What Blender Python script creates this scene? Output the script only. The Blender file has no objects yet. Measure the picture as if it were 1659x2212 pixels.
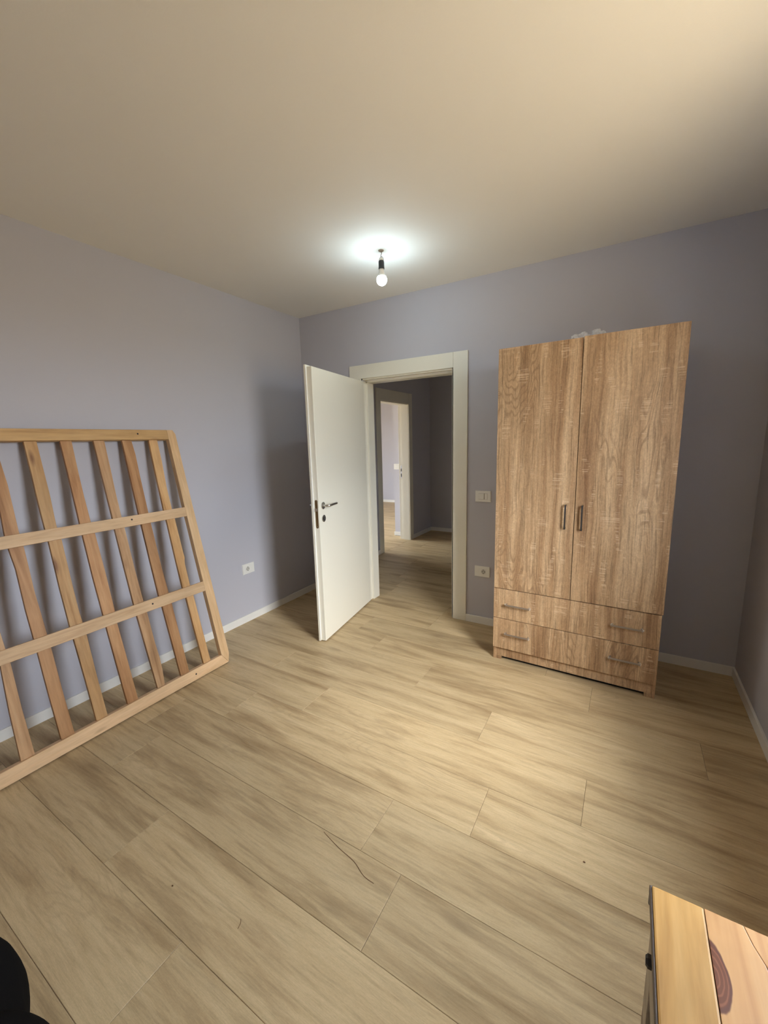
import bpy, bmesh, math, random
from mathutils import Vector, Matrix, noise
random.seed(7)
S = bpy.context.scene
COL = S.collection
PI = math.pi

# ------------------------------------------------------------------ camera
F_PX = 879.79
YAW, PITCH, ROLL = 0.5421, -0.1713, -0.0268
cam_d = bpy.data.cameras.new('camera')
cam_d.sensor_fit = 'HORIZONTAL'; cam_d.sensor_width = 36.0
cam_d.lens = F_PX / 1659.0 * 36.0
cam_d.clip_start = 0.02; cam_d.clip_end = 100
cam = bpy.data.objects.new('camera', cam_d); COL.objects.link(cam)
_f = Vector((-math.sin(YAW)*math.cos(PITCH), math.cos(YAW)*math.cos(PITCH), math.sin(PITCH)))
_r0 = Vector((math.cos(YAW), math.sin(YAW), 0)); _u0 = _r0.cross(_f)
_r = _r0*math.cos(ROLL) + _u0*math.sin(ROLL); _u = -_r0*math.sin(ROLL) + _u0*math.cos(ROLL)
cam.matrix_world = Matrix(((_r.x, _u.x, -_f.x, 2.7055), (_r.y, _u.y, -_f.y, -3.0607),
                           (_r.z, _u.z, -_f.z, 1.4794), (0, 0, 0, 1)))
S.camera = cam

# ------------------------------------------------------------------ view, world, light
S.view_settings.view_transform = 'Standard'
S.view_settings.look = 'None'
S.view_settings.gamma = 1.0
S.view_settings.use_curve_mapping = False
S.view_settings.exposure = 0.55
try:
    S.cycles.use_denoising = True
    S.cycles.max_bounces = 10; S.cycles.diffuse_bounces = 7
    S.cycles.sample_clamp_indirect = 6.0
except Exception:
    pass

SKY_STRENGTH = 20.0
GROUND_STRENGTH = 7.3
BULB_STRENGTH = 120.0
wd = bpy.data.worlds.new('daylight'); S.world = wd; wd.use_nodes = True
nt = wd.node_tree; nt.nodes.clear()
wo = nt.nodes.new('ShaderNodeOutputWorld'); bg = nt.nodes.new('ShaderNodeBackground')
tc = nt.nodes.new('ShaderNodeTexCoord'); sx = nt.nodes.new('ShaderNodeSeparateXYZ')
rm = nt.nodes.new('ShaderNodeValToRGB')
mr = nt.nodes.new('ShaderNodeMapRange')
mr.inputs['From Min'].default_value = -0.12; mr.inputs['From Max'].default_value = 0.12
nt.links.new(tc.outputs['Generated'], sx.inputs[0]); nt.links.new(sx.outputs['Z'], mr.inputs['Value'])
nt.links.new(mr.outputs['Result'], rm.inputs['Fac'])
g = GROUND_STRENGTH/SKY_STRENGTH
rm.color_ramp.elements[0].position = 0.3; rm.color_ramp.elements[0].color = (1.0*g, 0.80*g, 0.50*g, 1)
rm.color_ramp.elements[1].position = 0.7; rm.color_ramp.elements[1].color = (0.86, 0.95, 1.05, 1)
nt.links.new(rm.outputs['Color'], bg.inputs['Color']); bg.inputs['Strength'].default_value = SKY_STRENGTH
nt.links.new(bg.outputs[0], wo.inputs[0])

# hazy low sun through the bedroom window
sl = bpy.data.lights.new('hazy_sun', 'SUN'); sl.energy = 10.5; sl.angle = math.radians(42); sl.color = (1.0, .97, .92)
so = bpy.data.objects.new('hazy_sun', sl); COL.objects.link(so); so.location = (6, -4, 5)
_az, _el = math.radians(29), math.radians(37)
so.rotation_euler = Vector((-math.cos(_az)*math.cos(_el), math.sin(_az)*math.cos(_el), -math.sin(_el))).to_track_quat('-Z', 'Y').to_euler()

W, H, YF = 3.346, 2.6208, -3.85          # room width, height, front wall
WIN = (-2.25, -1.41, 0.92, 2.28)          # bedroom window in the right wall: y0, y1, z0, z1
WIN2 = (0.8, 2.7, 0.4, 2.3)               # window of the far room

def portal(name, loc, rot, sx_, sy_):
    l = bpy.data.lights.new(name, 'AREA'); l.shape = 'RECTANGLE'; l.size = sx_; l.size_y = sy_
    l.cycles.is_portal = True
    o = bpy.data.objects.new(name, l); COL.objects.link(o); o.location = loc; o.rotation_euler = rot
    return o
portal('window_daylight', (W+0.30, (WIN[0]+WIN[1])/2, (WIN[2]+WIN[3])/2), (0, PI/2, 0), WIN[3]-WIN[2]+.1, WIN[1]-WIN[0]+.1)
portal('far_window_daylight', (-3.95, (WIN2[0]+WIN2[1])/2, (WIN2[2]+WIN2[3])/2), (0, -PI/2, 0), WIN2[3]-WIN2[2]+.1, WIN2[1]-WIN2[0]+.1)

# ------------------------------------------------------------------ helpers
def bx(bm, x0, x1, y0, y1, z0, z1):
    vs = [bm.verts.new(p) for p in ((x0,y0,z0),(x1,y0,z0),(x1,y1,z0),(x0,y1,z0),(x0,y0,z1),(x1,y0,z1),(x1,y1,z1),(x0,y1,z1))]
    for f in ((0,3,2,1),(4,5,6,7),(0,1,5,4),(1,2,6,5),(2,3,7,6),(3,0,4,7)):
        bm.faces.new([vs[i] for i in f])
def box(x0, x1, y0, y1, z0, z1):
    bm = bmesh.new(); bx(bm, x0, x1, y0, y1, z0, z1); return bm
def prism(pts, a, b, axis='z'):
    """extrude a 2-D outline between a and b along axis"""
    bm = bmesh.new()
    def P(p, h):
        return {'z': (p[0], p[1], h), 'y': (p[0], h, p[1]), 'x': (h, p[0], p[1])}[axis]
    A = [bm.verts.new(P(p, a)) for p in pts]; B = [bm.verts.new(P(p, b)) for p in pts]
    bm.faces.new(A[::-1]); bm.faces.new(B)
    n = len(pts)
    for i in range(n): bm.faces.new((A[i], A[(i+1) % n], B[(i+1) % n], B[i]))
    bmesh.ops.recalc_face_normals(bm, faces=bm.faces); return bm
def lathe(prof, n=32, axis=(0,0,1), org=(0,0,0)):
    bm = bmesh.new(); az = Vector(axis).normalized()
    ax = az.orthogonal().normalized(); ay = az.cross(ax); O = Vector(org); rings = []
    for r, h in prof:
        if r < 1e-6: rings.append([bm.verts.new(O+az*h)])
        else: rings.append([bm.verts.new(O+az*h+ax*(r*math.cos(2*PI*i/n))+ay*(r*math.sin(2*PI*i/n))) for i in range(n)])
    for A, B in zip(rings, rings[1:]):
        for i in range(n):
            q = [A[i % len(A)], A[(i+1) % len(A)], B[(i+1) % len(B)], B[i % len(B)]]
            u = []
            for v in q:
                if v not in u: u.append(v)
            if len(u) > 2: bm.faces.new(u)
    for R in (rings[0], rings[-1]):
        if len(R) > 1:
            try: bm.faces.new(R)
            except ValueError: pass
    bmesh.ops.recalc_face_normals(bm, faces=bm.faces); return bm
def tube(pts, r, n=12):
    bm = bmesh.new(); pts = [Vector(p) for p in pts]; rings = []; prev = None
    rr = r if isinstance(r, (list, tuple)) else [r]*len(pts)
    for i, p in enumerate(pts):
        t = (pts[min(i+1, len(pts)-1)]-pts[max(i-1, 0)]).normalized()
        a = t.orthogonal().normalized() if prev is None else (prev - t*prev.dot(t)).normalized()
        prev = a; b = t.cross(a)
        rings.append([bm.verts.new(p+(a*math.cos(2*PI*k/n)+b*math.sin(2*PI*k/n))*rr[i]) for k in range(n)])
    for A, B in zip(rings, rings[1:]):
        for k in range(n): bm.faces.new((A[k], A[(k+1) % n], B[(k+1) % n], B[k]))
    bm.faces.new(rings[0][::-1]); bm.faces.new(rings[-1])
    bmesh.ops.recalc_face_normals(bm, faces=bm.faces); return bm
def smoothpath(pts, n=8):
    pts = [Vector(p) for p in pts]; out = []
    for i in range(len(pts)-1):
        p0, p1, p2, p3 = pts[max(i-1, 0)], pts[i], pts[i+1], pts[min(i+2, len(pts)-1)]
        for k in range(n):
            t = k/n
            out.append(0.5*((2*p1)+(p2-p0)*t+(2*p0-5*p1+4*p2-p3)*t*t+(3*p1-p0-3*p2+p3)*t**3))
    out.append(pts[-1]); return out
def mesh(name, bm, mat, bevel=0, seg=2, smooth=False):
    if bevel:
        bmesh.ops.bevel(bm, geom=list(bm.edges), offset=bevel, segments=seg, profile=0.6, affect='EDGES', clamp_overlap=True)
    me = bpy.data.meshes.new(name); bm.to_mesh(me); bm.free()
    me.materials.append(mat)
    if smooth:
        for p in me.polygons: p.use_smooth = True
    return me
def obj(name, bm, mat, parent=None, loc=(0,0,0), bevel=0, seg=2, smooth=False):
    o = bpy.data.objects.new(name, mesh(name, bm, mat, bevel, seg, smooth)); COL.objects.link(o)
    o.location = loc
    if parent: o.parent = parent
    if smooth == 'auto': pass
    return o
def empty(name, loc=(0,0,0), rz=0, parent=None):
    o = bpy.data.objects.new(name, None); COL.objects.link(o); o.location = loc; o.rotation_euler = (0,0,rz)
    o.empty_display_size = .05
    if parent: o.parent = parent
    return o
def tag(o, label, cat, group=None):
    o['label'] = label; o['category'] = cat
    if group: o['group'] = group
    return o
def struct(o, label=None, cat=None):
    o['kind'] = 'structure'
    if label: o['label'] = label
    if cat: o['category'] = cat
    return o

# ------------------------------------------------------------------ materials
class MB:
    def __init__(s, name):
        s.m = bpy.data.materials.new(name); s.m.use_nodes = True; s.t = s.m.node_tree
        s.b = s.t.nodes['Principled BSDF']
    def n(s, typ, **kw):
        o = s.t.nodes.new(typ)
        for k, v in kw.items():
            if hasattr(o, k): setattr(o, k, v)
            else: o.inputs[k].default_value = v
        return o
    def l(s, a, b): s.t.links.new(a, b)
    def noise(s, vec, scale=1., detail=3., rough=.5, dist=0.):
        o = s.n('ShaderNodeTexNoise'); s.l(vec, o.inputs['Vector'])
        o.inputs['Scale'].default_value = scale; o.inputs['Detail'].default_value = detail
        o.inputs['Roughness'].default_value = rough; o.inputs['Distortion'].default_value = dist
        return o.outputs['Fac']
    def scale(s, vec, sc):
        o = s.n('ShaderNodeMapping'); s.l(vec, o.inputs['Vector']); o.inputs['Scale'].default_value = sc
        return o.outputs['Vector']
    def ramp(s, fac, stops):
        o = s.n('ShaderNodeValToRGB'); s.l(fac, o.inputs['Fac']); e = o.color_ramp.elements
        while len(e) < len(stops): e.new(.5)
        for i, (p, c) in enumerate(stops):
            e[i].position = p; e[i].color = (c, c, c, 1) if isinstance(c, (int, float)) else (*c, 1)
        return o.outputs['Color']
    def mix(s, fac, a, b, mode='MIX'):
        o = s.n('ShaderNodeMix', data_type='RGBA', blend_type=mode)
        for sock, v in ((o.inputs[0], fac), (o.inputs[6], a), (o.inputs[7], b)):
            if isinstance(v, (int, float)): sock.default_value = v
            elif isinstance(v, tuple): sock.default_value = (*v, 1)
            else: s.l(v, sock)
        return o.outputs[2]
    def math(s, op, a, b=0., c=0.):
        o = s.n('ShaderNodeMath', operation=op)
        for i, v in enumerate((a, b, c)):
            if isinstance(v, (int, float)): o.inputs[i].default_value = v
            else: s.l(v, o.inputs[i])
        return o.outputs[0]
    def bump(s, h, strength=.1, dist=.001):
        o = s.n('ShaderNodeBump'); o.inputs['Strength'].default_value = strength; o.inputs['Distance'].default_value = dist
        s.l(h, o.inputs['Height']); s.l(o.outputs[0], s.b.inputs['Normal'])
    def objvec(s, k=37.0):
        """object coordinates shifted by a random offset per object"""
        t = s.n('ShaderNodeTexCoord'); r = s.n('ShaderNodeObjectInfo')
        a = s.n('ShaderNodeVectorMath', operation='ADD'); c = s.n('ShaderNodeCombineXYZ')
        s.l(s.math('MULTIPLY', r.outputs['Random'], k), c.inputs[0])
        s.l(s.math('MULTIPLY', r.outputs['Random'], k*1.7), c.inputs[1])
        s.l(s.math('MULTIPLY', r.outputs['Random'], k*2.3), c.inputs[2])
        s.l(t.outputs['Object'], a.inputs[0]); s.l(c.outputs[0], a.inputs[1])
        return a.outputs[0], r.outputs['Random'], t.outputs['Object']

def plain(name, col, rough=.5, metal=0., spec=.5, bumpy=0., bscale=200.):
    m = MB(name); m.b.inputs['Base Color'].default_value = (*col, 1)
    m.b.inputs['Roughness'].default_value = rough; m.b.inputs['Metallic'].default_value = metal
    m.b.inputs['Specular IOR Level'].default_value = spec
    t = m.n('ShaderNodeTexCoord')
    f = m.noise(t.outputs['Object'], bscale, 3)
    m.l(m.mix(.06, col, m.mix(f, tuple(c*.6 for c in col), tuple(min(1, c*1.4) for c in col))), m.b.inputs['Base Color'])
    if bumpy: m.bump(f, bumpy, .001)
    return m.m

def paint(name, col, spec=.25):
    m = MB(name); t = m.n('ShaderNodeTexCoord'); v = t.outputs['Object']
    big = m.noise(v, 1.3, 3); fine = m.noise(v, 160, 4, .6)
    c = m.mix(big, tuple(x*.975 for x in col), tuple(min(1, x*1.02) for x in col))
    m.l(c, m.b.inputs['Base Color']); m.b.inputs['Roughness'].default_value = .75
    m.b.inputs['Specular IOR Level'].default_value = spec
    m.bump(fine, .12, .0015); return m.m

def floor_mat():
    m = MB('oak_laminate'); v, rnd, ob = m.objvec()
    wob = m.noise(m.scale(v, (1.3, 3.5, 1)), 1.0, 3)
    warp = m.n('ShaderNodeVectorMath', operation='ADD'); cx = m.n('ShaderNodeCombineXYZ')
    m.l(m.math('MULTIPLY', m.math('SUBTRACT', wob, .5), .055), cx.inputs[1]); m.l(v, warp.inputs[0]); m.l(cx.outputs[0], warp.inputs[1])
    wv = warp.outputs[0]
    broad = m.noise(m.scale(wv, (1.0, 9.0, 1)), 1.4, 5, .62, .25)
    mid = m.noise(m.scale(wv, (3.2, 60, 1)), 1.6, 5, .65, .2)
    fine = m.noise(m.scale(v, (22, 330, 1)), 1.5, 3, .65)
    grit = m.noise(m.scale(v, (160, 420, 1)), 1.0, 2, .6)
    base = m.ramp(broad, [(.27, (.300, .203, .102)), (.39, (.410, .297, .162)), (.50, (.515, .388, .220)), (.68, (.595, .460, .272))])
    c = m.mix(.55, base, m.mix(1.0, base, m.ramp(mid, [(.34, .72), (.50, 1.0), (.68, 1.08)]), 'MULTIPLY'))
    # long darker heartwood streaks with a soft edge
    heart = m.ramp(m.noise(m.scale(wv, (1.7, 17, 1)), 1.0, 3, .6, .35), [(.30, 1.0), (.43, 0.0)])
    c = m.mix(m.math('MULTIPLY', heart, .40), c, (.270, .180, .092))
    # cathedral figure: contour lines of a stretched field
    field = m.noise(m.scale(wv, (.8, 5.5, 1)), 1.2, 2, .45)
    rings = m.math('SINE', m.math('MULTIPLY', field, 170.0))
    gate = m.ramp(m.noise(m.scale(v, (1.2, 4.2, 1)), 1.1, 2), [(.55, 0.0), (.64, 1.0)])
    rg = m.math('MULTIPLY', m.math('MULTIPLY', m.ramp(rings, [(.35, 0.0), (.95, 1.0)]), gate), .26)
    c = m.mix(rg, c, (.36, .265, .16))
    c = m.mix(.32, c, m.mix(1.0, c, m.ramp(fine, [(.32, .74), (.62, 1.10)]), 'MULTIPLY'))
    c = m.mix(.22, c, m.mix(1.0, c, m.ramp(grit, [(.32, .72), (.66, 1.12)]), 'MULTIPLY'))
    # small soft knots
    vo = m.n('ShaderNodeTexVoronoi'); m.l(m.scale(wv, (1.5, 4.6, 1)), vo.inputs['Vector']); vo.inputs['Scale'].default_value = 1.0
    kn = m.ramp(vo.outputs['Distance'], [(.02, .5), (.13, 0.0)])
    c = m.mix(m.math('MULTIPLY', kn, .8), c, (.22, .15, .085))
    tone = m.math('ADD', .92, m.math('MULTIPLY', rnd, .16))
    tn = m.n('ShaderNodeCombineColor'); [m.l(tone, tn.inputs[i]) for i in range(3)]
    c = m.mix(1.0, c, tn.outputs[0], 'MULTIPLY')
    m.l(c, m.b.inputs['Base Color'])
    m.l(m.math('ADD', .37, m.math('MULTIPLY', mid, .16)), m.b.inputs['Roughness'])
    m.b.inputs['Specular IOR Level'].default_value = .33
    m.bump(m.math('ADD', m.math('MULTIPLY', mid, .5), fine), .10, .0006); return m.m

def sonoma_mat(name='sonoma_oak'):
    """vertical oak grain with ladders of short pale cross-cut saw marks"""
    m = MB(name); v, rnd, ob = m.objvec(11.0)
    wob = m.noise(m.scale(v, (3.0, 3.0, 1.6)), 1.3, 3)
    cx = m.n('ShaderNodeCombineXYZ'); m.l(m.math('MULTIPLY', m.math('SUBTRACT', wob, .5), .045), cx.inputs[0])
    ad = m.n('ShaderNodeVectorMath', operation='ADD'); m.l(v, ad.inputs[0]); m.l(cx.outputs[0], ad.inputs[1]); wv = ad.outputs[0]
    broad = m.noise(m.scale(wv, (14, 1, .55)), 1.3, 4, .6, .15)
    mid = m.noise(m.scale(wv, (85, 1, 2.4)), 1.5, 4, .65, .15)
    fine = m.noise(m.scale(v, (300, 1, 22)), 1.5, 3, .65)
    flame = m.noise(m.scale(v, (60, 1, 42)), 1.6, 3, .6, 1.2)
    base = m.ramp(broad, [(.28, (.235, .125, .060)), (.41, (.370, .222, .115)), (.53, (.470, .305, .168)), (.70, (.600, .415, .245))])
    c = m.mix(.8, base, m.mix(1.0, base, m.ramp(mid, [(.35, .58), (.48, 1.0), (.70, 1.16)]), 'MULTIPLY'))
    field = m.noise(m.scale(wv, (5.5, 1, .8)), 1.2, 2, .4)
    rings = m.math('SINE', m.math('MULTIPLY', field, 190.0))
    gate = m.ramp(m.noise(m.scale(v, (4.2, 1, 1.1)), 1.3, 2), [(.54, 0.0), (.62, 1.0)])
    c = m.mix(m.math('MULTIPLY', m.math('MULTIPLY', m.ramp(rings, [(.25, 0.), (.95, 1.)]), gate), .48), c, (.215, .125, .065))
    c = m.mix(.40, c, m.mix(1.0, c, m.ramp(flame, [(.36, .70), (.62, 1.20)]), 'MULTIPLY'))
    col_ = m.ramp(m.noise(m.scale(v, (15, 1, 4.5)), 1.5, 0), [(.63, 0.0), (.68, 1.0)])
    dash = m.ramp(m.noise(m.scale(v, (1.6, 1, 135)), 1.3, 1), [(.52, 0.0), (.60, 1.0)])
    brk = m.ramp(m.noise(m.scale(v, (30, 1, 60)), 1.2, 1), [(.34, 0.1), (.48, 1.0)])
    saw = m.math('MULTIPLY', m.math('MULTIPLY', col_, dash), brk)
    c = m.mix(m.math('MULTIPLY', saw, .42), c, (.76, .56, .37))
    c = m.mix(.50, c, m.mix(1.0, c, m.ramp(fine, [(.32, .70), (.62, 1.12)]), 'MULTIPLY'))
    m.l(c, m.b.inputs['Base Color']); m.b.inputs['Roughness'].default_value = .48
    m.b.inputs['Specular IOR Level'].default_value = .35
    m.bump(m.math('ADD', mid, fine), .18, .0008); return m.m

def timber(name, a, b, c_, axis='z', spec=.3, k=29.):
    """planed softwood; a dark grain, b body, c_ light"""
    m = MB(name); v, rnd, ob = m.objvec(k)
    sc = {'z': (1, 1, .09), 'y': (1, .09, 1), 'x': (.09, 1, 1)}[axis]
    g1 = m.noise(m.scale(v, tuple(s*26 for s in sc)), 1.0, 4, .55, .7)
    g2 = m.noise(m.scale(v, tuple(s*120 for s in sc)), 1.0, 3, .6)
    blot = m.noise(v, 3.0, 3)
    c = m.ramp(g1, [(.28, a), (.46, b), (.70, c_)])
    c = m.mix(.35, c, m.mix(1.0, c, m.ramp(g2, [(.3, .72), (.6, 1.06)]), 'MULTIPLY'))
    c = m.mix(.5, c, m.mix(1.0, c, m.ramp(blot, [(.35, .80), (.6, 1.08)]), 'MULTIPLY'))
    tone = m.math('ADD', .86, m.math('MULTIPLY', rnd, .24))
    tn = m.n('ShaderNodeCombineColor'); [m.l(tone, tn.inputs[i]) for i in range(3)]
    c = m.mix(1.0, c, tn.outputs[0], 'MULTIPLY')
    vo = m.n('ShaderNodeTexVoronoi'); m.l(m.scale(v, tuple(s*9 if s == 1 else 2.6 for s in sc)), vo.inputs['Vector']); vo.inputs['Scale'].default_value = 1.0
    kn = m.ramp(vo.outputs['Distance'], [(.05, .8), (.14, 0.0)])
    c = m.mix(kn, c, (.16, .065, .03))
    m.l(c, m.b.inputs['Base Color']); m.b.inputs['Roughness'].default_value = .55
    m.b.inputs['Specular IOR Level'].default_value = spec
    m.bump(g2, .15, .0006); return m.m

def knot_board(name, cx_, cy_, rx, ry):
    """varnished pine with one large reddish knot at (cx_, cy_) in object space"""
    m = MB(name); t = m.n('ShaderNodeTexCoord'); v = t.outputs['Object']
    sp = m.n('ShaderNodeSeparateXYZ'); m.l(v, sp.inputs[0])
    nz = m.noise(m.scale(v, (30, 18, 1)), 1.0, 3)
    dx = m.math('DIVIDE', m.math('SUBTRACT', sp.outputs[0], cx_), rx)
    dy = m.math('DIVIDE', m.math('SUBTRACT', sp.outputs[1], cy_), ry)
    d = m.math('SQRT', m.math('ADD', m.math('MULTIPLY', dx, dx), m.math('MULTIPLY', dy, dy)))
    d = m.math('ADD', d, m.math('MULTIPLY', m.math('SUBTRACT', nz, .5), .45))
    grain = m.noise(m.scale(v, (55, 3, 1)), 1.0, 3, .5, .8)
    c = m.ramp(grain, [(.3, (.36, .18, .055)), (.50, (.47, .27, .10)), (.70, (.54, .335, .14))])
    rings = m.ramp(m.math('SINE', m.math('MULTIPLY', d, 19.0)), [(.72, 0.0), (.96, 1.0)])
    fade = m.ramp(d, [(.95, 0.0), (1.02, 1.0), (1.9, .55), (2.9, 0.0)])
    # grain only bends visibly towards both ends of the knot
    c = m.mix(m.math('MULTIPLY', m.math('MULTIPLY', rings, fade), .75), c, (.26, .105, .035))
    halo = m.ramp(d, [(1.0, .45), (2.2, 0.0)]); c = m.mix(halo, c, (.48, .25, .12))
    inner = m.ramp(m.math('SINE', m.math('MULTIPLY', d, 26.0)), [(.2, 0.), (.95, 1.)])
    kc = m.mix(inner, (.125, .040, .018), (.20, .072, .034))
    m1 = m.ramp(d, [(.94, 1.0), (1.0, 0.0)]); c = m.mix(m1, c, kc)
    rim = m.ramp(m.math('ABSOLUTE', m.math('SUBTRACT', d, .93)), [(.04, .8), (.10, 0.0)]); c = m.mix(rim, c, (.095, .032, .022))
    blot = m.noise(v, 14, 3); c = m.mix(.4, c, m.mix(1.0, c, m.ramp(blot, [(.35, .78), (.6, 1.06)]), 'MULTIPLY'))
    m.l(c, m.b.inputs['Base Color']); m.b.inputs['Roughness'].default_value = .34
    m.b.inputs['Specular IOR Level'].default_value = .5
    m.bump(grain, .15, .0008); return m.m

M_WALL = paint('lilac_wall_paint', (.500, .496, .545))
M_CEIL = paint('white_ceiling_paint', (.84, .82, .76))
M_FLOOR = floor_mat()
M_SUB = plain('dark_underlay', (.05, .04, .03), .9)
M_TRIM = plain('white_baseboard_paint', (.78, .77, .73), .45)
M_DOOR = plain('cream_door_lacquer', (.78, .755, .65), .38)
M_CHROME = plain('brushed_nickel', (.62, .62, .60), .24, 1.0)
M_BRONZE = plain('aged_lock_brass', (.20, .13, .06), .4, .8)
M_BLACK = plain('black_plastic', (.018, .018, .02), .45)
M_DARK = plain('dark_gap', (.008, .008, .01), .8)
M_PLATE = plain('white_switch_plastic', (.80, .79, .74), .35)
M_SONOMA = sonoma_mat()
M_STEEL = plain('polished_dark_steel', (.22, .22, .22), .22, 1.0)
M_FILM = plain('film_wrapped_steel', (.30, .25, .21), .30, .6, bumpy=.5, bscale=90)
M_RAIL = timber('pale_beech', (.50, .30, .15), (.62, .40, .215), (.68, .46, .26), 'y')
M_STILE = timber('pale_beech_upright', (.50, .31, .15), (.62, .41, .22), (.68, .47, .27), 'z')
M_SLATS = [timber('reddish_slat', (.29, .135, .052), (.42, .215, .092), (.52, .295, .140), 'z', k=41.),
           timber('orange_slat', (.37, .195, .072), (.50, .285, .120), (.59, .37, .175), 'z', k=53.),
           timber('tan_slat', (.34, .185, .085), (.475, .280, .140), (.57, .37, .205), 'z', k=61.)]
M_PINE = timber('varnished_pine', (.33, .165, .038), (.43, .235, .064), (.50, .295, .098), 'y', .4)
M_APRON = timber('grey_apron_board', (.30, .25, .18), (.42, .36, .27), (.52, .46, .36), 'y')
M_CLOTH = plain('black_fabric', (.006, .0055, .0055), .98, spec=.04, bumpy=.4, bscale=420)
M_HAIR = plain('brown_fibre', (.14, .07, .03), .6)
M_VINYL = plain('white_window_vinyl', (.80, .80, .79), .35)

def glow_mat():
    m = bpy.data.materials.new('lit_bulb_glass'); m.use_nodes = True; t = m.node_tree; t.nodes.clear()
    o = t.nodes.new('ShaderNodeOutputMaterial'); e = t.nodes.new('ShaderNodeEmission')
    e.inputs['Color'].default_value = (.70, .89, 1.0, 1); e.inputs['Strength'].default_value = BULB_STRENGTH
    t.links.new(e.outputs[0], o.inputs[0]); return m
M_GLOW = glow_mat()
def thin_mat(name, col, opac, rough=.1):
    m = bpy.data.materials.new(name); m.use_nodes = True; t = m.node_tree; b = t.nodes['Principled BSDF']
    b.inputs['Base Color'].default_value = (*col, 1); b.inputs['Roughness'].default_value = rough
    tr = t.nodes.new('ShaderNodeBsdfTransparent'); mx = t.nodes.new('ShaderNodeMixShader'); mx.inputs[0].default_value = opac
    t.links.new(tr.outputs[0], mx.inputs[1]); t.links.new(b.outputs[0], mx.inputs[2])
    t.links.new(mx.outputs[0], t.nodes['Material Output'].inputs[0]); return m
M_GLASS = thin_mat('window_glass', (.9, .95, .95), .07, .02)
M_WRAP = thin_mat('yellowed_clear_film', (.70, .58, .44), .45, .25)
M_BAG = thin_mat('crumpled_clear_film', (.85, .86, .88), .55, .25)

# ------------------------------------------------------------------ structure
def wall_x(name, y0, y1, xa, xb, z1, holes=(), mat=None):
    """wall lying along Y between xa and xb; holes (y0,y1,z0,z1)"""
    bm = bmesh.new(); y = y0
    for (h0, h1, a, b) in sorted(holes):
        bx(bm, xa, xb, y, h0, 0, z1)
        if a > 0: bx(bm, xa, xb, h0, h1, 0, a)
        bx(bm, xa, xb, h0, h1, b, z1); y = h1
    bx(bm, xa, xb, y, y1, 0, z1)
    return struct(obj(name, bm, mat or M_WALL))
def wall_y(name, x0, x1, ya, yb, z1, holes=(), mat=None):
    bm = bmesh.new(); x = x0
    for (h0, h1, a, b) in sorted(holes):
        bx(bm, x, h0, ya, yb, 0, z1)
        if a > 0: bx(bm, h0, h1, ya, yb, 0, a)
        bx(bm, h0, h1, ya, yb, b, z1); x = h1
    bx(bm, x, x1, ya, yb, 0, z1)
    return struct(obj(name, bm, mat or M_WALL))

WT = 0.14
D1 = (.680, 1.505, 2.030)                 # structural opening of the bedroom door: x0, x1, top
D2 = (1.500, 2.300, 2.015)                # opening of the door across the hall: y0, y1, top
wall_y('wall_back', -.30, W+.28, 0, WT, H, [(D1[0], D1[1], 0, D1[2])])
wall_x('wall_left', YF, 0, -.16, 0, H)
wall_x('wall_right', YF, 0, W, W+.26, H, [(WIN[0], WIN[1], WIN[2], WIN[3])])
wall_y('wall_front', -.16, W+.26, YF-.15, YF, H)
struct(obj('ceiling', box(-4.0, W+.35, YF-.2, 5.8, H, H+.15), M_CEIL))
XH = -.068
wall_x('wall_hall_left', WT, 3.04, XH-.155, XH, H, [(D2[0], D2[1], 0, D2[2])])
wall_y('wall_hall_far', XH-.155, 3.4, 3.04, 3.2, H)
wall_x('wall_hall_right', WT, 3.04, 3.0, 3.15, H)
bm = box(-.43, XH-.155, 2.48, 3.2, 0, H); bx(bm, -.43, -.2, 3.2, 5.56, 0, H)
struct(obj('wall_far_room_right', bm, M_WALL))
wall_y('wall_far_room_back', -3.9, -.2, 5.56, 5.7, H)
wall_x('wall_far_room_left', .3, 5.7, -3.9, -3.75, H, [(WIN2[0], WIN2[1], WIN2[2], WIN2[3])])
wall_y('wall_far_room_front', -3.9, XH-.155, .15, .3, H)

# floor: underlay slab + laminate planks laid along X
fl = struct(obj('floor', box(-3.9, W+.26, YF-.15, 5.7, -.10, -.008), M_SUB), 'light oak laminate floor of long planks')
PW, PL, Y0 = .2495, 1.42, -.0440
joints = {1: 1.41, 0: 1.41, -1: .92, -2: 1.185, -3: .25, -4: .727, -5: 1.217, -6: .86, -7: .53, -8: .70, -9: 1.165, -10: .215, -11: .78, -12: 1.3, -13: .4, -14: 1.0, -15: .6}
# row index k: between Y0 + k*PW - PW ... row -1 lies between -.0440-.2495 and -.0440-.499
def rowj(k):
    if k in joints: return joints[k]
    random.seed(1000+k); return random.uniform(0, PL)
pc = 0
def plank(x0, x1, y0, y1):
    global pc
    bm = bmesh.new(); g_, c, d = .0005, .0011, .008
    X0, X1, Ya, Yb = x0+g_, x1-g_, y0+g_, y1-g_
    lo = [bm.verts.new(p) for p in ((0, 0, -d), (X1-X0, 0, -d), (X1-X0, Yb-Ya, -d), (0, Yb-Ya, -d))]
    md = [bm.verts.new((v.co.x, v.co.y, -.0008)) for v in lo]
    tp = [bm.verts.new((p[0], p[1], 0)) for p in ((c, c), (X1-X0-c, c), (X1-X0-c, Yb-Ya-c), (c, Yb-Ya-c))]
    for A, B in ((lo, md), (md, tp)):
        for i in range(4): bm.faces.new((A[i], A[(i+1) % 4], B[(i+1) % 4], B[i]))
    bm.faces.new(tp)
    obj('plank', bm, M_FLOOR, fl, (X0, Ya, 0))
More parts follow.
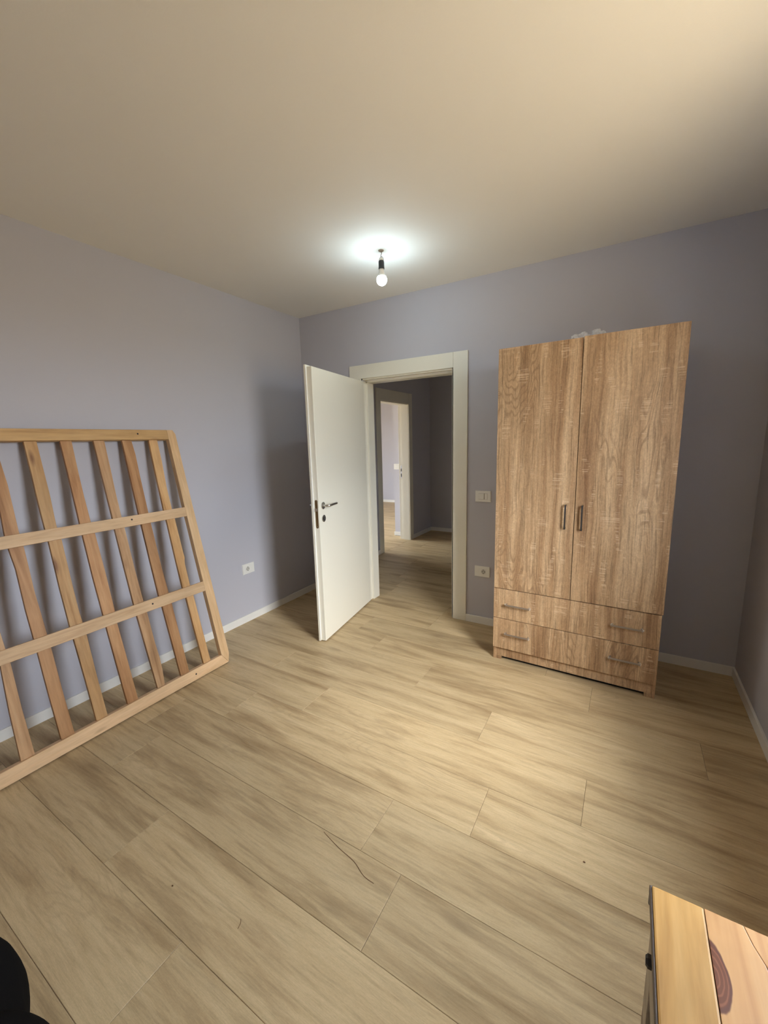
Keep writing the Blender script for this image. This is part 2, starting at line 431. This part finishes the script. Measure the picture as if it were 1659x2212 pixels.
def lay(k, xa, xb):
    y1 = Y0 + (k+1)*PW - PW; y0 = y1 - PW
    y1 = Y0 + k*PW; y0 = y1 - PW
    j = rowj(k); n0 = math.floor((xa-j)/PL)
    x = j + n0*PL
    while x < xb:
        a, b = max(x, xa), min(x+PL, xb)
        if b-a > .02: plank(a, b, max(y0, YF), y1)
        x += PL
for k in range(1, -16, -1):                # bedroom (row 0 spans -.0440..-.2935)
    if k == 1: continue
    if Y0+k*PW <= YF: break
    lay(k, 0, W)
for k in range(1, 14):                     # doorway and hall
    y1 = Y0 + k*PW
    if k == 1: lay(k, XH, W)
    elif y1 < 3.2: lay(k, XH, 3.0)
for k in range(2, 24):                     # far room
    y1 = Y0 + k*PW
    if y1-PW < 5.56 and y1 > .5: lay(k, -3.7, XH if y1 < 2.5 else -.43)

# baseboards
BH, BT = .060, .012
def bboard(name, x0, x1, y0, y1, wear=False):
    bm = bmesh.new(); bx(bm, x0, x1, y0, y1, 0, BH)
    es = [e for e in bm.edges if all(v.co.z > BH-1e-4 for v in e.verts)]
    bmesh.ops.bevel(bm, geom=es, offset=.002, segments=2, affect='EDGES')
    return struct(obj(name, bm, M_TRIM))
C1L, C1R, C1T = .554, 1.630, 2.130
bboard('baseboard_left', 0, BT, YF, 0)
bm_ = bboard('baseboard_back', BT, C1L, -BT, 0)
bboard('baseboard_back', C1R, W, -BT, 0)
bboard('baseboard_right', W-BT, W, YF, -BT)
bboard('baseboard_front', 0, W, YF, YF+BT)
bboard('baseboard_hall_left', XH, XH+BT, WT, D2[0]-.09)
bboard('baseboard_hall_left', XH, XH+BT, D2[1]+.09, 3.04)
bboard('baseboard_hall_far', XH, 3.0, 3.04-BT, 3.04)
bboard('baseboard_far_room_back', -3.75, -.43, 5.56-BT, 5.56)
bboard('baseboard_far_room_right', -.43-BT, XH-.155, 2.48-BT, 2.48)

# ------------------------------------------------------------------ door_1 (bedroom door)
d1 = struct(empty('door_1', ((C1L+C1R)/2, 0, 0)), 'cream interior door standing open in a wide cream casing', None)
def dp(name, bm, mat=M_DOOR, bevel=.0015, parent=None, **k):
    o = obj(name, bm, mat, parent or d1, (-d1.location.x, 0, 0) if not parent else (0, 0, 0), bevel, **k); return o
CI0, CI1, CIT = .668, 1.516, 2.018         # inner edges of the casing
dp('casing', box(C1L, CI0, -.013, 0, 0, CIT))
dp('casing', box(CI1, C1R, -.013, 0, 0, C1T))
dp('casing', box(C1L, CI1-.0008, -.013, 0, CIT, C1T))
# jambs with a rebate: outer part wide, inner stop proud
dp('jamb', prism([(.668, -.0), (.682, -.0), (.682, .047), (.700, .047), (.700, WT+.004), (.668, WT+.004)], 0, CIT-.02, 'z'))
dp('jamb', prism([(1.516, -.0), (1.502, -.0), (1.502, .047), (1.486, .047), (1.486, WT+.004), (1.516, WT+.004)], 0, CIT-.02, 'z'))
dp('jamb', prism([(0.0, 2.030), (0.0, 2.006), (.047, 2.006), (.047, 1.988), (WT+.004, 1.988), (WT+.004, 2.030)], .668, 1.516, 'x'))
dp('gasket', prism([(.0445, 2.006), (.0445, 1.996), (.047, 1.996), (.047, 2.006)], .70, 1.486, 'x'), M_TRIM, 0)
for (a, b) in ((C1L, CI0), (CI1, C1R)): dp('casing', box(a, b, WT, WT+.013, 0, CIT))
dp('casing', box(C1L, C1R, WT, WT+.013, CIT, C1T))
# the leaf, built closed along +X and then swung into the room
LW, LH = .838, 1.992
bm = bmesh.new(); bx(bm, 0, LW, -.040, 0, .010, LH)
bmesh.ops.bevel(bm, geom=list(bm.edges), offset=.0015, segments=1, affect='EDGES')
lip = bmesh.new(); bx(lip, -.012, LW+.013, -.055, -.0402, .008, LH+.013)
leaf = obj('door_leaf', bm, M_DOOR, d1, (.702-d1.location.x, -.018, 0)); leaf.rotation_euler = (0, 0, math.radians(-81.1))
obj('rebate_lip', lip, M_DOOR, leaf, bevel=.003)
HZ, HX = 1.035, .783
bm = lathe([(0, 0), (.025, 0), (.026, .002), (.026, .006), (.022, .0085), (0, .0085)], 28, (0, 1, 0), (HX, 0, HZ))
obj('handle_rosette', bm, M_CHROME, leaf, smooth=False)
bm = tube(smoothpath([(HX, .006, HZ), (HX, .030, HZ), (HX-.004, .043, HZ), (HX-.016, .052, HZ+.001), (HX-.05, .053, HZ+.002), (HX-.118, .050, HZ+.002)], 5), .0088, 14)
obj('door_handle', bm, M_CHROME, leaf, smooth=True)['label'] = 'brushed lever handle'
bm = lathe([(0, 0), (.0245, 0), (.0255, .002), (.0255, .006), (.0215, .008), (.012, .008), (.011, .005), (0, .005)], 28, (0, 1, 0), (HX, 0, HZ-.095))
obj('keyhole_rosette', bm, M_CHROME, leaf)
bm = prism([(HX-.0035, HZ-.108), (HX+.0035, HZ-.108), (HX+.0035, HZ-.094), (HX+.006, HZ-.088), (HX+.003, HZ-.083), (HX-.003, HZ-.083), (HX-.006, HZ-.088), (HX-.0035, HZ-.094)], .005, .0084, 'y')
obj('keyhole', bm, M_DARK, leaf)
# handle on the wall side of the leaf
bm = tube(smoothpath([(HX, -.055, HZ), (HX, -.085, HZ), (HX-.004, -.098, HZ), (HX-.016, -.107, HZ), (HX-.05, -.108, HZ), (HX-.118, -.105, HZ)], 5), .0088, 12)
obj('door_handle', bm, M_CHROME, leaf, smooth=True)
obj('handle_rosette', lathe([(0, 0), (.026, 0), (.026, -.006), (0, -.0085)], 24, (0, 1, 0), (HX, -.0552, HZ)), M_CHROME, leaf)
# lock face plate let into the free edge
def stadium(w, z0, z1, cy, n=8):
    r = w/2; P = []
    for i in range(n+1): a = PI*i/n; P.append((cy+r*math.cos(a), z1-r+r*math.sin(a)))
    for i in range(n+1): a = PI+PI*i/n; P.append((cy+r*math.cos(a), z0+r+r*math.sin(a)))
    return P
obj('lock_plate', prism(stadium(.021, .875, 1.082, -.020), LW-.001, LW+.0012, 'x'), M_BRONZE, leaf)['label'] = 'aged brass lock plate'
obj('latch_bolt', prism([(-.028, 1.0), (-.012, 1.0), (-.012, 1.022), (-.028, 1.022)], LW+.001, LW+.010, 'x'), M_CHROME, leaf, bevel=.0015)
for z in (.888, 1.070): obj('screw', lathe([(0, 0), (.0035, 0), (.003, .001), (0, .001)], 12, (1, 0, 0), (LW+.0012, -.020, z)), M_CHROME, leaf)
obj('door_seal', box(LW-.002, LW+.0135, -.0402, -.0385, .02, LH), M_TRIM, leaf)
for z in (.25, 1.0, 1.75):
    obj('hinge', lathe([(0, 0), (.007, 0), (.007, .08), (0, .08)], 14, (0, 0, 1), (-.004, -.060, z)), M_CHROME, leaf)

# ------------------------------------------------------------------ door_2 (across the hall, leaf swung out of sight)
d2 = struct(empty('door_2', (XH, 1.9, 0)), 'cream casing of an open doorway across the dark hall')
def dq(name, bm, mat=M_DOOR, bevel=.0015, **k): return obj(name, bm, mat, d2, (-XH, -1.9, 0), bevel, **k)
CW = .09
dq('casing', box(XH, XH+.013, D2[0]-CW, D2[0]+.012, 0, 2.145))
dq('casing', box(XH, XH+.013, D2[1]-.012, D2[1]+CW, 0, 2.145))
dq('casing', box(XH, XH+.012, D2[0]+.0125, D2[1]-.0125, 2.003, 2.145))
XB = XH-.157
dq('jamb', prism([(XH, D2[0]), (XH, D2[0]+.014), (XB+.047, D2[0]+.014), (XB+.047, D2[0]+.001), (XB, D2[0]+.001), (XB, D2[0])], 0, 1.99, 'z'), bevel=0)
dq('jamb', prism([(XH, D2[1]), (XH, D2[1]-.014), (XB+.047, D2[1]-.014), (XB+.047, D2[1]-.004), (XB, D2[1]-.004), (XB, D2[1])], 0, 1.99, 'z'), bevel=0)
dq('jamb', box(XB, XH, D2[0], D2[1], 1.99, 2.014), bevel=0)
dq('casing', box(XB-.013, XB, D2[1]-.004, D2[1]+CW, 0, 2.145))
dq('casing', box(XB-.013, XB, D2[0]-CW, D2[0]+.001, 0, 2.145))
dq('casing', box(XB-.013, XB, D2[0], D2[1]-.005, 2.003, 2.145))
sp = dq('strike_plate', prism(stadium(.020, .93, 1.12, XB+.024), D2[1]-.0055, D2[1]-.003, 'y'), M_CHROME, 0)
for (a, b) in ((.955, 1.0), (1.035, 1.075)): dq('latch_slot', box(XB+.018, XB+.030, D2[1]-.0066, D2[1]-.005, a, b), M_DARK, 0)

# ------------------------------------------------------------------ window_1, behind the photographer's right
w1 = struct(empty('window_1', (W+.16, (WIN[0]+WIN[1])/2, WIN[2])), 'white framed window in the right wall')
def wp(name, bm, mat=M_VINYL, bevel=.003): return obj(name, bm, mat, w1, tuple(-c for c in w1.location), bevel)
xa, xb = W+.17, W+.22
for a in ((WIN[0], WIN[0]+.05, WIN[2], WIN[3]), (WIN[1]-.05, WIN[1], WIN[2], WIN[3]), (WIN[0]+.05, WIN[1]-.05, WIN[2], WIN[2]+.05),
          (WIN[0]+.05, WIN[1]-.05, WIN[3]-.05, WIN[3])):
    wp('window_frame', box(xa, xb, *a))
ym = (WIN[0]+WIN[1])/2
for (a, b) in ((WIN[0]+.05, WIN[1]-.05),): wp('pane', box(xa+.02, xa+.026, a, b, WIN[2]+.05, WIN[3]-.05), M_GLASS, 0)
wp('window_sill', box(W-.03, xa, WIN[0]-.03 if False else WIN[0]+.001, WIN[1]-.001, WIN[2], WIN[2]+.02))
w2 = struct(empty('window_2', (-3.82, (WIN2[0]+WIN2[1])/2, WIN2[2])), 'window of the far room')
def wq(name, bm, mat=M_VINYL, bevel=.003): return obj(name, bm, mat, w2, tuple(-c for c in w2.location), bevel)
for a in ((WIN2[0], WIN2[0]+.06, WIN2[2], WIN2[3]), (WIN2[1]-.06, WIN2[1], WIN2[2], WIN2[3]), (WIN2[0]+.06, WIN2[1]-.06, WIN2[2], WIN2[2]+.06), (WIN2[0]+.06, WIN2[1]-.06, WIN2[3]-.06, WIN2[3])):
    wq('window_frame', box(-3.86, -3.80, *a))
wq('pane', box(-3.84, -3.834, WIN2[0]+.06, WIN2[1]-.06, WIN2[2]+.06, WIN2[3]-.06), M_GLASS, 0)

# ------------------------------------------------------------------ wardrobe
WW, WH_, WD = .925, 2.000, .452
wr = tag(empty('wardrobe', (1.992, -.474, 0), math.radians(-1.35)), 'tall two-door oak-look wardrobe with two wide drawers, against the lilac wall right of the door', 'wardrobe')
def wa(name, bm, mat=M_SONOMA, bevel=.0008, parent=wr, loc=(0, 0, 0)): return obj(name, bm, mat, parent, loc, bevel, 1)
for x in (0, WW-.016): wa('side_panel', box(x, x+.016, 0, WD, 0, WH_))
wa('top_panel', box(.0162, WW-.0162, .001, WD, WH_-.016, WH_))
wa('bottom_panel', box(.0162, WW-.0162, .001, WD-.005, .085, .101))
wa('back_panel', box(.0162, WW-.0162, WD-.005, WD-.001, .102, WH_-.017))
wa('partition', box(.0162, WW-.0162, .02, WD-.006, .497, .513))
wa('plinth', box(.0162, WW-.0162, .002, .018, .024, .0845))
for x in (.0165, WW-.0525): wa('foot', box(x, x+.036, .002, .060, 0, .0238))
wa('plinth_shade_sheet', box(.053, WW-.053, .030, .034, 0, .084), M_DARK, 0)  # near-black sheet standing in for the shade beneath the plinth
hs = .4625
dl = wa('door', box(.001, hs-.0020, -.0165, -.0005, .5110, 2.006))
dr = wa('door', box(hs+.0020, WW+.004, -.0205, -.0025, .5125, 2.010))
w_a = wa('drawer', box(.001, WW-.001, -.0165, -.0005, .3045, .5065))
w_b = wa('drawer', box(.001, WW-.001, -.0165, -.0005, .0915, .3005))
def bar(x0, x1, z0, z1, y, mat, parent, name='handle'):
    """square bar handle with two posts"""
    bm = bmesh.new(); t = .0045
    if abs(x1-x0) > abs(z1-z0):
        bx(bm, x0, x1, y-.030, y-.021, z0-t, z0+t)
        for xx in (x0+t, x1-t): bx(bm, xx-t, xx+t, y-.0212, y, z0-t, z0+t)
    else:
        bx(bm, x0-t, x0+t, y-.030, y-.021, z0, z1)
        for zz in (z0+t, z1-t): bx(bm, x0-t, x0+t, y-.0212, y, zz-t, zz+t)
    return wa(name, bm, mat, .0012, parent)
bar(.415, .415, .945, 1.090, -.0165, M_STEEL, dl)
bar(.504, .504, .945, 1.092, -.0195, M_STEEL, dr)
for (d, z) in ((w_a, .409), (w_b, .207)):
    for x in (.083, .688):
        h = bar(x, x+.152, z, z, -.0165, M_FILM, d)
        for xx in (x, x+.152):            # crumpled protective film at the handle ends
            bm = bmesh.new(); c = Vector((xx, -.036, z))
            ret = bmesh.ops.create_icosphere(bm, subdivisions=2, radius=.0075)
            for v in ret['verts']:
                nn = noise.noise(v.co*260+Vector((xx*90, z*50, 0)))
                v.co = Vector((v.co.x*.9, v.co.y*1.2, v.co.z*1.2))*(1+.9*nn)+c
            obj('protective_film', bm, M_WRAP, d)
wr_top = tag(obj('plastic_bag', bmesh.new(), M_BAG), 'small crumpled clear plastic bag lying on top of the wardrobe', 'bag')
bm = bmesh.new()
for (cx_, cy_, r, sz) in ((2.425, -.36, .045, .85), (2.505, -.36, .042, .95)):
    ret = bmesh.ops.create_icosphere(bm, subdivisions=4, radius=r)
    for v in ret['verts']:
        n1 = noise.noise(v.co*38+Vector((cx_*9, 0, 0))); n2 = abs(noise.noise(v.co*90))
        p = v.co*(1+.55*n1+.4*n2); p.z = max(p.z*sz, -.012*r/.04)
        v.co = p+Vector((cx_, cy_, 2.0125))
zmin = min(v.co.z for v in bm.verts)
for v in bm.verts: v.co.z += 2.0008-zmin
bm.to_mesh(wr_top.data); bm.free()

# ------------------------------------------------------------------ slatted bed frame leaning on the left wall
FO = Vector((.42, -1.38, .009)); FT = Vector((-.36, 0, 1.581)).normalized(); FN = Vector((FT.z, 0, -FT.x))
fr = tag(empty('slatted_frame', (FO.x, FO.y, 0)), 'bare wooden slatted bed frame leaning against the left wall', 'bed frame')
def fpart(name, outline, n0, n1, mat, bevel=.0015, parent=fr):
    """outline in (s, t): s leftwards from the right edge, t up the slope; n = height out of the front plane"""
    bm = bmesh.new(); n = len(outline)
    # local mesh axes: X = -Y world (s), Z along the slope, Y = normal; keeps the grain along Z
    A = [bm.verts.new((s, n0, t)) for s, t in outline]; B = [bm.verts.new((s, n1, t)) for s, t in outline]
    bm.faces.new(A); bm.faces.new(B[::-1])
    for i in range(n): bm.faces.new((A[i], B[i], B[(i+1) % n], A[(i+1) % n]))
    bmesh.ops.recalc_face_normals(bm, faces=bm.faces)
    o = obj(name, bm, mat, parent, bevel=bevel, seg=1)
    o.matrix_local = Matrix(((0, FN.x, FT.x, 0), (-1, FN.y, FT.y, 0), (0, FN.z, FT.z, .009), (0, 0, 0, 1)))
    return o
FLEN = 1.96
MR = timber('pale_beech_rail', (.54, .34, .18), (.65, .43, .24), (.71, .49, .29), 'x')
MRT = timber('honey_beech_rail', (.46, .27, .11), (.58, .36, .155), (.65, .42, .20), 'x')
DEP = .036
tr = fpart('rail', [(.053, 1.562), (FLEN-.053, 1.562), (FLEN-.053, 1.6245), (.053, 1.6245)], -DEP, 0, MRT)
br = fpart('rail', [(.018, .0), (FLEN-.018, .0), (FLEN-.0595, .067), (.0595, .067)], -DEP, 0, MR)
m1 = fpart('rail', [(.0605, 1.040), (FLEN-.061, 1.040), (FLEN-.061, 1.101), (.0605, 1.101)], -.012, .003, MR)
m2 = fpart('rail', [(.0605, .523), (FLEN-.061, .519), (FLEN-.061, .583), (.0605, .588)], -.012, .003, MR)
def mir(o): return [(FLEN-s, t) for s, t in o][::-1]
st = [(.052, 1.6245), (.012, 1.6245), (-.003, 1.596), (.000, 1.1), (.000, .06), (.0175, .0005), (.0590, .0675), (.0595, .59), (.0590, 1.10)]
fpart('stile', st[::-1], -DEP, 0, M_STILE); fpart('stile', mir(st)[::-1], -DEP, 0, M_STILE)
SL = {
 'F': ([(.180,1.5615),(.188,1.34),(.194,1.108),(.193,1.036),(.197,.80),(.199,.588),(.192,.52),(.190,.30),(.186,.0675)],
       [(.125,1.5615),(.128,1.427),(.139,1.25),(.141,1.11),(.137,1.041),(.138,.80),(.136,.775),(.142,.757),(.146,.735),(.147,.588),(.141,.522),(.139,.30),(.136,.0675)], 1),
 'E': ([(.342,1.5615),(.347,1.34),(.352,1.115),(.352,1.042),(.355,.80),(.357,.594),(.352,.521),(.349,.30),(.346,.0675)],
       [(.287,1.5615),(.283,1.472),(.288,1.35),(.294,1.115),(.295,1.041),(.298,.752),(.294,.59),(.292,.517),(.2915,.30),(.291,.0675)], 0),
 'D': ([(.497,1.5615),(.499,1.34),(.501,1.109),(.504,1.041),(.506,.80),(.506,.584),(.505,.52),(.500,.30),(.494,.0675)],
       [(.440,1.5615),(.445,1.383),(.450,1.25),(.452,1.105),(.451,1.035),(.453,.80),(.451,.586),(.447,.519),(.446,.33),(.441,.23),(.443,.16),(.451,.0675)], 2),
 'C': ([(.659,1.5615),(.662,1.34),(.667,1.11),(.668,1.041),(.671,.80),(.670,.611),(.670,.517),(.668,.30),(.665,.0675)],
       [(.605,1.5615),(.611,1.388),(.614,1.25),(.614,1.109),(.608,1.041),(.607,.80),(.610,.597),(.614,.515),(.611,.30),(.609,.0675)], 0),
 'B': ([(.816,1.5615),(.818,1.389),(.822,1.24),(.823,1.109),(.822,1.04),(.827,.80),(.828,.583),(.826,.516),(.823,.30),(.822,.0675)],
       [(.762,1.5615),(.765,1.276),(.772,1.115),(.766,1.034),(.771,.80),(.773,.65),(.770,.583),(.767,.513),(.770,.30),(.769,.0675)], 1),
 'A': ([(.972,1.5615),(.970,1.40),(.974,1.232),(.982,1.112),(.981,1.04),(.975,.937),(.980,.728),(.979,.583),(.979,.517),(.980,.30),(.979,.0675)],
       [(.925,1.5615),(.925,1.47),(.921,1.347),(.927,1.115),(.924,1.034),(.926,.931),(.929,.80),(.927,.708),(.926,.586),(.924,.514),(.925,.30),(.923,.0675)], 0),
 'Z': ([(1.135,1.5615),(1.13,1.1),(1.132,.75),(1.117,.53),(1.13,.3),(1.137,.0675)],
       [(1.08,1.5615),(1.085,1.1),(1.088,.673),(1.086,.586),(1.082,.512),(1.086,.3),(1.085,.0675)], 2)}
for s in (1.24, 1.395, 1.55, 1.705, 1.82):
    SL['x%d' % int(s*100)] = ([(s+.055, 1.5615), (s+.057, .8), (s+.054, .0675)], [(s, 1.5615), (s+.003, .8), (s, .0675)], int(s*100) % 3)
for key, (Lh, Rh, mi) in SL.items():
    fpart('slat', Lh + Rh[::-1], -.030, -.0125, M_SLATS[mi], .0012)
# screw holes on the rails
for (par, s, t, n) in ((tr, .246, 1.598, .0), (m1, .408, 1.078, .003), (m2, .412, .558, .003), (br, .259, .035, .0), (m1, 1.3, 1.072, .003), (m2, 1.3, .552, .003)):
    bm = lathe([(0, -.001), (.0052, -.001), (.0052, .0004), (0, .0004)], 14, (0, 1, 0), (s, n, t))
    obj('screw_hole', bm, M_DARK, par)

# ------------------------------------------------------------------ pendant bulb
LX, LY = 1.332, -.733
pb = tag(empty('pendant_bulb', (LX, LY, H)), 'bare lit bulb hanging from the ceiling on a short cord', 'light')
obj('ceiling_cap', lathe([(0, 0), (.017, 0), (.016, -.004), (.010, -.007), (0, -.007)], 24), plain('tan_cap', (.30, .24, .18), .6), pb)
obj('cord', tube(smoothpath([(-.001, 0, -.006), (.003, 0, -.018), (-.002, 0, -.028), (.001, 0, -.036), (0, 0, -.050)], 5), .0022, 8), plain('grey_cord', (.30, .28, .26), .6), pb, smooth=True)
bm = tube(smoothpath([(-.0165, 0, -.066), (-.015, 0, -.048), (-.008, 0, -.038), (0, 0, -.035), (.008, 0, -.038), (.015, 0, -.048), (.0165, 0, -.066)], 5), .0018, 8)
obj('hanger_loop', bm, plain('clear_loop', (.5, .5, .5), .3), pb, smooth=True)
obj('terminal_block', lathe([(0, -.043), (.007, -.043), (.012, -.047), (.0135, -.056), (.0135, -.063), (0, -.063)], 20), M_PLATE, pb)
obj('socket', lathe([(0, -.058), (.0150, -.058), (.0172, -.062), (.0175, -.094), (.0182, -.097), (.0182, -.104), (.0160, -.104), (0, -.104)], 32), M_BLACK, pb, bevel=0)
bu = obj('bulb_base', lathe([(0, -.100), (.0145, -.1045), (.0152, -.112), (.0165, -.122), (.0195, -.133), (.0235, -.140), (.0262, -.1480), (0, -.1485)], 32), M_PLATE, pb, smooth=True)
prof = [(.0266, -.1487)]
for i in range(1, 19):
    a = math.radians(60 + (180-60)*i/18)
    prof.append((max(.0315*math.sin(a), 0 if i == 18 else .0005), -.166 + .0315*math.cos(a)*1.0))
obj('bulb_glass', lathe([(0, -.1486)] + prof[:-1] + [(0, -.1975)], 32), M_GLOW, pb, smooth=True)['label'] = 'glowing cool white bulb'

# ------------------------------------------------------------------ switches and sockets
def plate(name, loc, rot, label, cat, kind):
    """wall plate in local X (width), Z (height), front towards -Y"""
    t = tag(empty(name, loc), label, cat); t.rotation_euler = (0, 0, rot)
    w, h = .0610, .0430
    bm = box(-w, w, -.008, 0, -h, h)
    fr_ = [e for e in bm.edges if all(v.co.y < -.007 for v in e.verts)]
    bmesh.ops.bevel(bm, geom=fr_, offset=.003, segments=2, affect='EDGES')
    obj('cover_plate', bm, M_PLATE, t)
    if kind == 'switch':
        a = obj('rocker', box(-.0335, .0100, -.0125, -.0078, -.0225, .0225), M_PLATE, t, bevel=.0015); a.rotation_euler = (math.radians(0), 0, math.radians(-4))
        obj('rocker', box(.0125, .0335, -.0100, -.0078, -.0225, .0225), M_PLATE, t, bevel=.0012)
        obj('rocker_gap', box(-.0345, .0345, -.00825, -.0079, -.0235, .0235), plain('grey_gap', (.30, .29, .26), .7), t)
    elif kind == 'triple':
        obj('rocker_gap', box(-.034, .034, -.0083, -.0079, -.024, .024), plain('grey_gap', (.30, .29, .26), .7), t)
        for k in range(3): obj('rocker', box(-.033+.0223*k, -.033+.0223*k+.0205, -.0115, -.0080, -.023, .023), M_PLATE, t, bevel=.0012)
    else:
        sx_ = kind
        obj('insert', box(-.034, .034, -.0095, -.0078, -.0225, .0225), M_PLATE, t, bevel=.001)
        n = 24; c = Vector((sx_*.011, 0, 0)); R = .0195
        bm = lathe([(R, -.0100), (R+.0018, -.0100), (R+.0018, -.0092), (R, -.0092)], n, (0, 1, 0), c)
        obj('socket_rim', lathe([(.0175, .0090), (.0180, .0108), (.0198, .0108), (.0200, .0090)], n, (0, -1, 0), c), M_PLATE, t)
        obj('socket_well', lathe([(0, .0096), (.0178, .0096), (.0178, .0099), (0, .0099)], n, (0, -1, 0), c), plain('well_grey', (.52, .50, .45), .5), t)
        for dx in (-.0085, .0085): obj('pin_hole', lathe([(0, .0098), (.0030, .0098), (.0030, .0103), (0, .0103)], 12, (0, -1, 0), c+Vector((dx, 0, 0))), M_DARK, t)
        for dz in (-.0150, .0150): obj('earth_clip', box(c.x-.003, c.x+.003, -.0118, -.0098, dz-.0022, dz+.0022), M_STEEL, t)
    return t
plate('light_switch', (1.759, 0, 1.0435), 0, 'white two-rocker light switch between the door casing and the wardrobe', 'light switch', 'switch')
plate('power_socket', (1.7605, 0, .441), 0, 'white wall socket low between the door casing and the wardrobe', 'socket', 1)
plate('power_socket', (0, -.819, .455), PI/2, 'white wall socket on the left wall between bed frame and open door', 'socket', -1)
plate('light_switch', (-.366, 2.48, 1.091), 0, 'white light switch seen through the far doorway across the hall', 'light switch', 'triple')

# ------------------------------------------------------------------ pine table at the lower right
TZ, TX0, TX1, TY1, TY0 = .75, 2.780, 3.315, -2.368, -3.42
tb = tag(empty('pine_table', ((TX0+TX1)/2, (TY0+TY1)/2, 0)), 'varnished pine board top with a big knot, at the lower right corner', 'table')
off = tuple(-c for c in tb.location)
TH = .022
obj('top_board', box(TX0+.003, 2.8508, TY0, TY1, TZ-TH, TZ), M_PINE, tb, off, .003)
M_KNOT = knot_board('knotty_pine', 2.8500, -2.462, .0185, .047)
crack = [(2.898, TY1), (2.9045, -2.392), (2.914, -2.414), (2.921, -2.455), (2.930, -2.52), (2.936, -2.62), (2.940, -2.80), (2.941, TY0)]
obj('top_board', prism([(2.8514, TY1)] + crack + [(2.8514, TY0)], TZ-TH, TZ-.0006, 'z'), M_KNOT, tb, off, .0008)['label'] = 'board with a reddish knot'
obj('top_board', prism([(x+.0008, y) for x, y in crack] + [(3.06, TY0), (3.06, TY1)], TZ-TH, TZ-.0006, 'z'), M_KNOT, tb, off, .0008)
obj('top_board', box(3.061, TX1, TY0, TY1, TZ-TH, TZ), M_PINE, tb, off, .003)
obj('edge_strip', box(TX0, TX0+.0028, TY0, TY1+.0005, TZ-.016, TZ-.002), plain('dark_edge', (.045, .025, .015), .5), tb, off, .0008)
obj('corner_cap', lathe([(0, 0), (.006, 0), (.006, -.03), (0, -.03)], 16, (0, 0, 1), (TX0+.006, TY1-.004, TZ-.003)), M_BLACK, tb, off)
obj('apron', box(TX0+.004, TX0+.022, TY0+.07, TY1-.055, TZ-.105, TZ-TH-.0002), M_APRON, tb, off, .002)
obj('apron', box(TX1-.022, TX1-.004, TY0+.07, TY1-.055, TZ-.105, TZ-TH-.0002), M_APRON, tb, off, .002)
for yy in (TY0+.012, TY1-.030): obj('apron', box(TX0+.06, TX1-.06, yy, yy+.018, TZ-.105, TZ-TH-.0002), M_APRON, tb, off, .002)
for lx in (TX0+.006, TX1-.056):
    for ly in (TY0+.01, TY1-.060): obj('leg', prism([(lx, ly), (lx+.05, ly), (lx+.05, ly+.05), (lx, ly+.05)], 0, TZ-TH-.0002, 'z'), M_APRON, tb, off, .003)
obj('bolt', lathe([(0, 0), (.009, 0), (.009, .005), (.006, .008), (0, .008)], 6, (-1, 0, 0), (TX0+.004, -2.445, TZ-.055)), M_BLACK, tb, off)

# ------------------------------------------------------------------ black jacket heap at the lower left
jk = tag(empty('black_garment', (1.52, -3.10, 0)), 'heap of plain black fabric cut off by the lower left corner', 'clothing')
def lump(name, c, r, seed, amp=.10):
    bm = bmesh.new(); ret = bmesh.ops.create_icosphere(bm, subdivisions=5, radius=1.0)
    for v in ret['verts']:
        p = v.co.copy(); n1 = noise.noise(p*1.6+Vector((seed, 0, 0))); n2 = 1-abs(noise.noise(Vector((p.x*3, p.y*3, p.z*1.4))+Vector((seed*3, 0, 0))))*2
        s = 1+amp*n1+amp*.28*n2+.022*math.sin(9*math.atan2(p.y, p.x)+4*p.z+2.5*n1)*(1-p.z*p.z)
        q = Vector((p.x*r[0], p.y*r[1], p.z*r[2]))*s; q += Vector(c); q.z = max(q.z, .001)
        v.co = q
    return obj(name, bm, M_CLOTH, jk, smooth=True)
lump('body', (.04, -.02, .26), (.22, .26, .36), 3.1, .035)
lump('sleeve', (.24, .09, .22), (.15, .15, .22), 8.2, .035)

# ------------------------------------------------------------------ threads and specks on the floor
def thread(pts, r, label):
    P = [Vector((x, y, r*1.05+.0002+.0006*abs(math.sin(i*1.3)))) for i, (x, y) in enumerate(pts)]
    return tag(obj('loose_thread', tube(smoothpath(P, 6), r, 6), M_HAIR, smooth=True), label, 'thread')
thread([(1.788, -2.050), (1.835, -2.062), (1.883, -2.073), (1.954, -2.085), (2.009, -2.108), (2.054, -2.112)], .0007, 'long thin brown hair lying across the floor planks')
thread([(1.743, -2.409), (1.752, -2.417), (1.757, -2.432)], .0006, 'tiny curved fibre on the plank near the bottom edge')
def speck(x, y, s, label):
    bm = bmesh.new(); bmesh.ops.create_icosphere(bm, subdivisions=1, radius=s)
    for v in bm.verts: v.co = Vector((v.co.x*1.3, v.co.y*.8, v.co.z*.6+s*.6))
    return tag(obj('dirt_speck', bm, M_HAIR, loc=(x, y, .0002)), label, 'speck')
speck(2.662, -1.686, .0035, 'small dark speck on the floor in front of the wardrobe side')
speck(1.459, -2.459, .003, 'small dark speck on the floor near the lower left')
